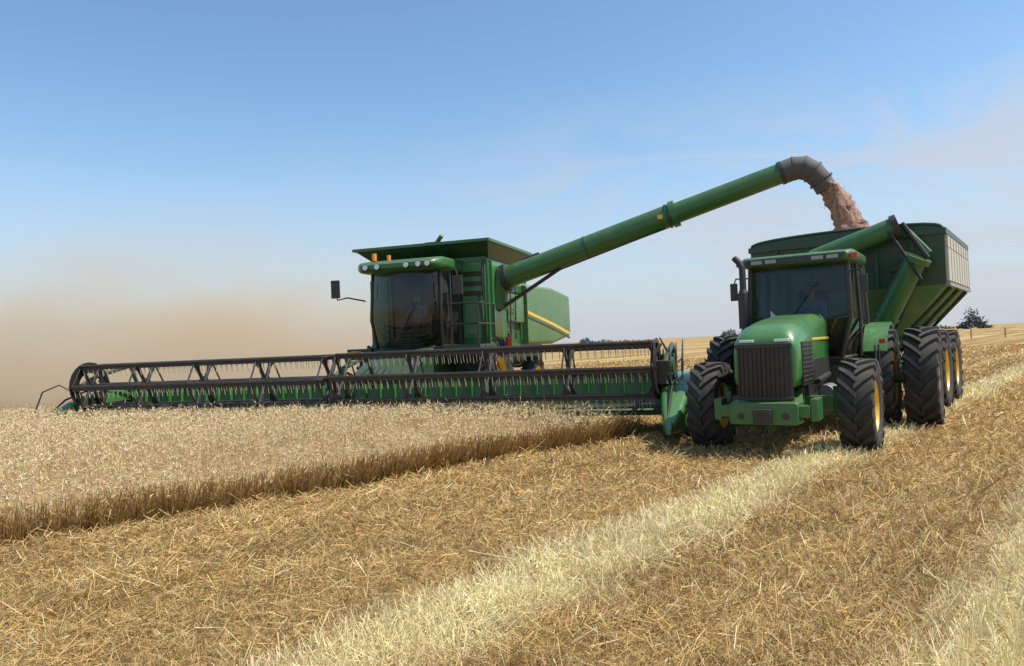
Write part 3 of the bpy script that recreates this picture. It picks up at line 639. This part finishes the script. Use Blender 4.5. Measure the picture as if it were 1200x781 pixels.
    b=MB(); b.loft([(1.28,-.82,.82,2.90,3.02,.05),(1.36,-.88,.88,2.88,3.06,.08),(1.7,-.90,.90,2.88,3.09,.08),(2.9,-.90,.90,2.88,3.09,.08),(3.1,-.86,.86,2.90,3.04,.06)],0)
    b.box(-.76,.76,1.25,1.30,2.91,3.0,1)
    for x in(-.60,-.37,.37,.60): b.box(x-.09,x+.09,1.235,1.255,2.925,2.985,2)
    for s in(-1,1): b.box(s*.91-.05,s*.91+.05,1.3,1.42,2.92,2.99,3)
    b.obj('cab_roof',e,[GREEN,BLACK,GREY,RED],ang=40,bevel=.0)
    b=MB(); b.tube((.1,2.6,3.05),(.1,2.6,3.17),.05,3,10)
    for s in(-1,1): b.path([(s*.82,1.5,2.72),(s*1.0,1.38,2.72),(s*1.03,1.36,2.6)],.014,0,6); b.box(s*1.03-.06,s*1.03+.06,1.33,1.37,2.34,2.64,0)
    for s in(-1,1): b.path([(s*.5,1.3,2.0),(s*.75,1.3,2.05),(s*.80,1.3,2.15)],.012,0,6)
    b.obj('mirrors_and_beacon',e,[BLACK,GREY,GREY,ORANGE],bevel=.01)
    b=MB(); b.loft([(2.45,-.27,.27,1.62,1.80,.06),(2.92,-.27,.27,1.62,1.82,.06)],0); b.loft([(2.82,-.26,.26,1.75,2.5,.08),(2.95,-.22,.22,1.75,2.52,.08)],0); b.box(-.22,.22,2.5,2.9,1.25,1.62,1)
    b.box(-.35,.35,1.6,1.8,1.3,2.05,1); b.tube((0,1.85,1.3),(0,2.05,2.08),.04,1,8)
    b.box(.4,.62,2.3,2.9,1.3,1.95,1)
    b.obj('cab_interior',e,[SEAT,BLACK])
    st=MB()
    pts=[(.19*math.cos(t),2.08+.19*math.sin(t)*.9,2.08+.07*math.sin(t)) for t in np.linspace(0,2*math.pi,21)]
    st.path(pts,.016,0,6); st.tube((-.18,2.08,2.08),(.18,2.08,2.08),.012,0,6); st.obj('steering_wheel',e,BLACK)
    person(e,(0,2.58,1.72))
    for s in(-1,1):
        b=MB(); pr=[]; r=.99
        for i in range(13):
            a=R(150-i*10); pr.append((WB+r*math.cos(a),.88+r*math.sin(a)))
        pr2=[(WB+(r-.05)*(y-WB)/r,.88+(r-.05)*(z-.88)/r) for y,z in pr][::-1]
        x0,x1=sorted((s*.84,s*1.22)); 
        n=len(pr)
        v=[(x,y,z) for x in(x0,x1) for y,z in pr+pr2]; m=2*n; f=[]
        for i in range(m): f.append((i,(i+1)%m,m+(i+1)%m,m+i))
        for i in range(n-1):
            f.append((i,i+1,m-2-i,m-1-i)); f.append((m+i,m+i+1,2*m-2-i,2*m-1-i))
        b.add(v,f,0)
        b.box(s*1.15-.05,s*1.15+.05,WB-.86,WB-.82,1.50,1.58,1)
        b.obj('rear_fender',e,[GREEN_B,RED],ang=40)
    b=MB(); b.tube((0,WB+.2,.5),(0,WB+1.3,.5),.06,0,8); b.box(-.5,.5,WB+.5,WB+.6,.7,1.3,0); b.obj('hitch',e,BLACK)
    return e
tractor()

# ------------------------------------------------------------------ grain cart
CTA=R(36)
def cart():
    o=Vector((6.86,15.45))
    e=root('grain_cart',(o.x,o.y,0),-CTA)
    X=1.84; L_=4.2; zt=3.56; zm=2.55
    b=MB()
    b.frustum((-X,X,0,L_,zm),(-X,X,-.05,L_+.05,zt),0,cap=False); b.frustum((-X+.05,X-.05,.05,L_-.05,zm),(-X+.05,X-.05,0,L_,zt),0,cap=False)
    b.frustum((-.35,.35,1.0,L_-1.3,.95),(-X,X,0,L_,zm),1,cap=False)
    b.box(-.35,.35,1.0,L_-1.3,.90,.97,0)
    for (x0,x1,y0,y1) in((-X-.05,X+.05,-.12,-.03),(-X-.05,X+.05,L_+.03,L_+.12),(-X-.05,-X+.06,-.03,L_+.03),(X-.06,X+.05,-.03,L_+.03)): b.box(x0,x1,y0,y1,zt-.04,zt+.07,0)
    for x in(-1.3,-.65,0,.65,1.3): b.box(x-.03,x+.03,-.09,-.03,zm,zt-.04,0)
    b.obj('hopper',e,[GREEN_K,GREEN_D],smooth=False)
    b=MB()
    for yy in(-.08,L_+.05):
        pts=[(X*math.cos(t),yy,zt+.05+.18*max(0,math.sin(t))**.6) for t in np.linspace(0,math.pi,17)]
        v=[(p[0],yy,zt+.05) for p in pts]+pts
        n=17; f=[(i,i+1,n+i+1,n+i) for i in range(n-1)]; b.add(v,f,0); b.path(pts,.03,0,8)
    b.obj('end_bows',e,GREEN_K,ang=60)
    b=MB()
    for s in(-1,1):
        def sb(a0,a1,y0,y1,z0,z1,m): b.box(min(s*(X+a0),s*(X+a1)),max(s*(X+a0),s*(X+a1)),y0,y1,z0,z1,m)
        sb(.005,.05,.02,L_-.02,zm+.08,zt-.30,0); sb(.005,.048,0.02,L_-.02,zt-.28,zt-.06,0)
        y=.05
        while y<L_: sb(0,.058,y,y+.04,zm,zt-.04,1); y+=.5
        sb(0,.075,0,L_,zm-.03,zm+.04,1)
    b.obj('side_boards',e,[BEIGE,GREY,GREEN],bevel=.0)
    b=MB(); b.extr([(.02,zm-.02),(1.05,1.0),(1.12,1.0),(.12,zm-.02)],-.04,.04,0)
    for s in(-1,1):
        for y in(.6,2.0,3.6): b.tube((s*.42,y,.95),(s*(X+.02),y,zm-.04),.045,0,6)
    b.box(-.7,-.55,-.2,L_-.2,.85,1.0,0); b.box(.55,.7,-.2,L_-.2,.85,1.0,0); b.box(-1.5,1.5,2.1,2.4,.8,.98,0)
    b.path([(-.62,-.2,.9),(-.25,-1.3,.62)],.08,0,8); b.path([(.62,-.2,.9),(-.15,-1.3,.62)],.08,0,8); b.tube((-.2,-1.2,.62),(-.25,-1.6,.52),.07,0,8)
    for s in(-1,1): b.tube((s*.6,.1,1.0),(s*1.3,.02,zm),.05,0,6)
    b.obj('frame',e,GREEN_K)
    for s in(-1,1):
        for y in(1.35,3.2): wheel('cart_wheel',e,(1.42*s,y,.83),.84,.52,.44,18,s,phase=y)
        b=MB(); b.box(s*1.02-.08,s*1.02+.08,1.3,3.25,.7,.95,0); b.tube((s*1.0,1.35,.83),(s*1.3,1.35,.83),.08,0,8); b.tube((s*1.0,3.2,.83),(s*1.3,3.2,.83),.08,0,8); b.obj('walking_beam',e,GREEN_K,bevel=.02)
    b=MB(); a0=Vector((.25,-.15,.9)); a1=Vector((1.40,-.42,3.05)); d=(a1-a0).normalized()
    b.tube(a0,a1,.21,0,20); b.tube(a1-d*.06,a1+d*.05,.27,0,20); b.tube(a0+d*1.2,a0+d*1.27,.24,0,20)
    c0=Vector((1.10,-.50,3.70)); c1=Vector((-.4,-.72,3.2)); g=(c1-c0).normalized()
    b.tube(c0,c1,.19,0,20); b.tube(c0-g*.05,c0+g*.06,.23,1,20)
    b.tube(a1+Vector((.2,0,0)),c0+Vector((.1,0,.05)),.05,1,8); b.tube(a1+Vector((.1,-.2,-.4)),c0+Vector((-.1,-.2,-.1)),.03,1,8); b.tube(a1+Vector((.22,.1,.1)),c0+Vector((.18,.1,-.1)),.06,0,8)
    b.tube((.9,-.05,2.9),(1.25,-.4,2.9),.05,0,8)
    b.obj('cart_auger',e,[GREEN,BLACK,GREY],ang=40)
    n=24; v=[];f=[]
    for i in range(n+1):
        for j in range(n+1):
            x=-X+.06+(2*X-.12)*i/n; y=.02+(L_-.04)*j/n
            v.append((x,y,3.0+.5*math.exp(-((x+.5)**2+(y-2)**2)/1.4)+.02*random.random()))
    for i in range(n):
        for j in range(n): k=i*(n+1)+j; f.append((k,k+1,k+n+2,k+n+1))
    m=paint('grain',(.46,.24,.12),dust=.3,rough=.9,coat=0,scale=20)
    mk('grain_load',e,v,f,m); return e,m
cte,GRAIN=cart()

# ------------------------------------------------------------------ falling grain
def grain():
    bpy.context.view_layer.update()
    P0=ce.matrix_world@SP; P1=Vector((P0.x+.62,P0.y-.16,3.45))
    def cen(t):
        return Vector((P0.x+(P1.x-P0.x)*(t**.75),P0.y+(P1.y-P0.y)*(t**.75),P0.z+.15+(P1.z-P0.z-.15)*t**1.1))
    b=MB(); pts=[cen(t) for t in np.linspace(0,1,26)]; k=18; v=[];f=[]
    for j,p in enumerate(pts):
        t=j/25; r0=.19+.15*t
        for i in range(k):
            a=6.283*i/k; r=r0*(1+.16*math.sin(3*a+5*t)+.14*math.sin(7*a-11*t)+random.uniform(-.13,.13))
            v.append((p.x+r*math.cos(a)*1.15,p.y+r*math.sin(a),p.z))
    for j in range(25):
        for i in range(k): f.append((j*k+i,j*k+(i+1)%k,(j+1)*k+(i+1)%k,(j+1)*k+i))
    e=root('falling_grain')
    m,nt,out=newmat('falling_grain'); L=nt.links.new
    bb=N(nt,'ShaderNodeBsdfPrincipled',Roughness=.9); L(bb.outputs[0],out.inputs[0])
    tc=N(nt,'ShaderNodeTexCoord'); mp=N(nt,'ShaderNodeMapping'); mp.inputs['Scale'].default_value=(16,16,5); L(tc.outputs['Object'],mp.inputs[0])
    n=N(nt,'ShaderNodeTexNoise',Scale=1.,Detail=8.,Roughness=.7); L(mp.outputs[0],n.inputs['Vector'])
    c=N(nt,'ShaderNodeValToRGB'); c.color_ramp.elements[0].position=.35; c.color_ramp.elements[0].color=(.16,.08,.05,1); c.color_ramp.elements[1].position=.68; c.color_ramp.elements[1].color=(.55,.36,.26,1)
    L(n.outputs[0],c.inputs[0]); L(c.outputs[0],bb.inputs['Base Color'])
    mk('stream',e,v,f,m,ang=80)
    n=4500; t=rng.random(n); C=np.array([cen(q) for q in t]); rad=(.20+.14*t)
    P=C+rng.normal(0,1,(n,3))*np.stack([rad*.5,rad*.45,np.full(n,.05)],1)
    D=rng.normal(0,1,(n,3))*.006+np.array([0,0,.015]); V,F=blades(P,D,np.full(n,.012),up=True)
    c=var((.42,.26,.18),n,.3); fastmesh('loose_grains',V,F,np.repeat(c,4,0),STRAW,e)
grain()

# ------------------------------------------------------------------ dust
def dust(name,loc,sc,dens,seed=0):
    bm=bmesh.new(); bmesh.ops.create_icosphere(bm,subdivisions=4,radius=1); 
    for v in bm.verts:
        if v.co.z<-.005: v.co.z=-.005
    me=bpy.data.meshes.new(name); bm.to_mesh(me); bm.free()
    o=bpy.data.objects.new(name,me); COL.objects.link(o); o.location=loc; o.scale=sc
    m,nt,out=newmat(name); L=nt.links.new
    vs=N(nt,'ShaderNodeVolumePrincipled'); vs.inputs['Color'].default_value=(.90,.73,.50,1); vs.inputs['Anisotropy'].default_value=.1
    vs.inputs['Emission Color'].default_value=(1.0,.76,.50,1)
    L(vs.outputs[0],out.inputs['Volume'])
    tc=N(nt,'ShaderNodeTexCoord'); ln=N(nt,'ShaderNodeVectorMath',operation='LENGTH'); L(tc.outputs['Object'],ln.inputs[0])
    mr=N(nt,'ShaderNodeMapRange',interpolation_type='SMOOTHSTEP'); L(ln.outputs['Value'],mr.inputs[0]); mr.inputs[1].default_value=1.; mr.inputs[2].default_value=.05
    mp=N(nt,'ShaderNodeMapping'); mp.inputs['Scale'].default_value=(sc[0]*.20,sc[1]*.20,sc[2]*.30); mp.inputs['Location'].default_value=(seed,seed,0); L(tc.outputs['Object'],mp.inputs[0])
    n=N(nt,'ShaderNodeTexNoise',Scale=1.,Detail=3.,Roughness=.55); L(mp.outputs[0],n.inputs['Vector'])
    m2=N(nt,'ShaderNodeMapRange'); L(n.outputs[0],m2.inputs[0]); m2.inputs[1].default_value=.38; m2.inputs[2].default_value=.62; m2.inputs[3].default_value=.14
    sz=N(nt,'ShaderNodeSeparateXYZ'); L(tc.outputs['Object'],sz.inputs[0])
    zz=N(nt,'ShaderNodeMapRange'); L(sz.outputs['Z'],zz.inputs[0]); zz.inputs[1].default_value=0; zz.inputs[2].default_value=.55; zz.inputs[3].default_value=3.0; zz.inputs[4].default_value=.7
    a=N(nt,'ShaderNodeMath',operation='MULTIPLY'); L(mr.outputs[0],a.inputs[0]); L(m2.outputs[0],a.inputs[1])
    a2=N(nt,'ShaderNodeMath',operation='MULTIPLY'); L(a.outputs[0],a2.inputs[0]); L(zz.outputs[0],a2.inputs[1])
    c=N(nt,'ShaderNodeMath',operation='MULTIPLY'); L(a2.outputs[0],c.inputs[0]); c.inputs[1].default_value=dens; L(c.outputs[0],vs.inputs['Density'])
    em=N(nt,'ShaderNodeMath',operation='MULTIPLY'); L(c.outputs[0],em.inputs[0]); em.inputs[1].default_value=.16; L(em.outputs[0],vs.inputs['Emission Strength'])  # dust glows by itself, standing in for multiply scattered sunlight
    me.materials.append(m)
    try: m.cycles.volume_step_rate=6.0
    except Exception: pass
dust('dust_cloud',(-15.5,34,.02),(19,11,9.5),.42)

# ------------------------------------------------------------------ distant trees & fence
def trees():
    V=[];F=[];C=[]
    def clump(cx,cy,w,h,n):
        for i in range(n):
            t=rng.uniform(-1,1); lob=h*(.55+.3*math.sin(3*t+cx)+.2*math.sin(9*t+cy))*(1-t*t*.7)
            x=cx+t*w; z=rng.uniform(.15,1)*max(lob,.8); y=cy+rng.normal(0,2); s=rng.uniform(.25,.7)
            p=np.array([x,y,z]); o=len(V)
            for k in range(3): V.append(p+rng.normal(0,s,3))
            F.append((o,o+1,o+2)); g=rng.uniform(.7,1.3); c=np.array([.10,.12,.12])*g; C.extend([c,c,c])
    for cx,cy,w,h,n in((34,340,4,3.5,300),(98,330,6,6,500),(203,330,6,9,900),(60,420,20,2.0,500),(228,420,30,3,700)): clump(cx,cy,w,h,n)
    fastmesh('distant_trees',np.array(V),np.array(F),np.array(C),STRAW)
trees()
def fence():
    b=MB()
    for i in range(26):
        x=58+i*4.; y=95-i*.5; b.tube((x,y,0),(x,y,1.25),.07,0,6)
    for z in(.5,.85,1.15): b.tube((58,95,z),(158,82.5,z),.012,0,4)
    b.obj('wire_fence',None,FENCE)
fence()
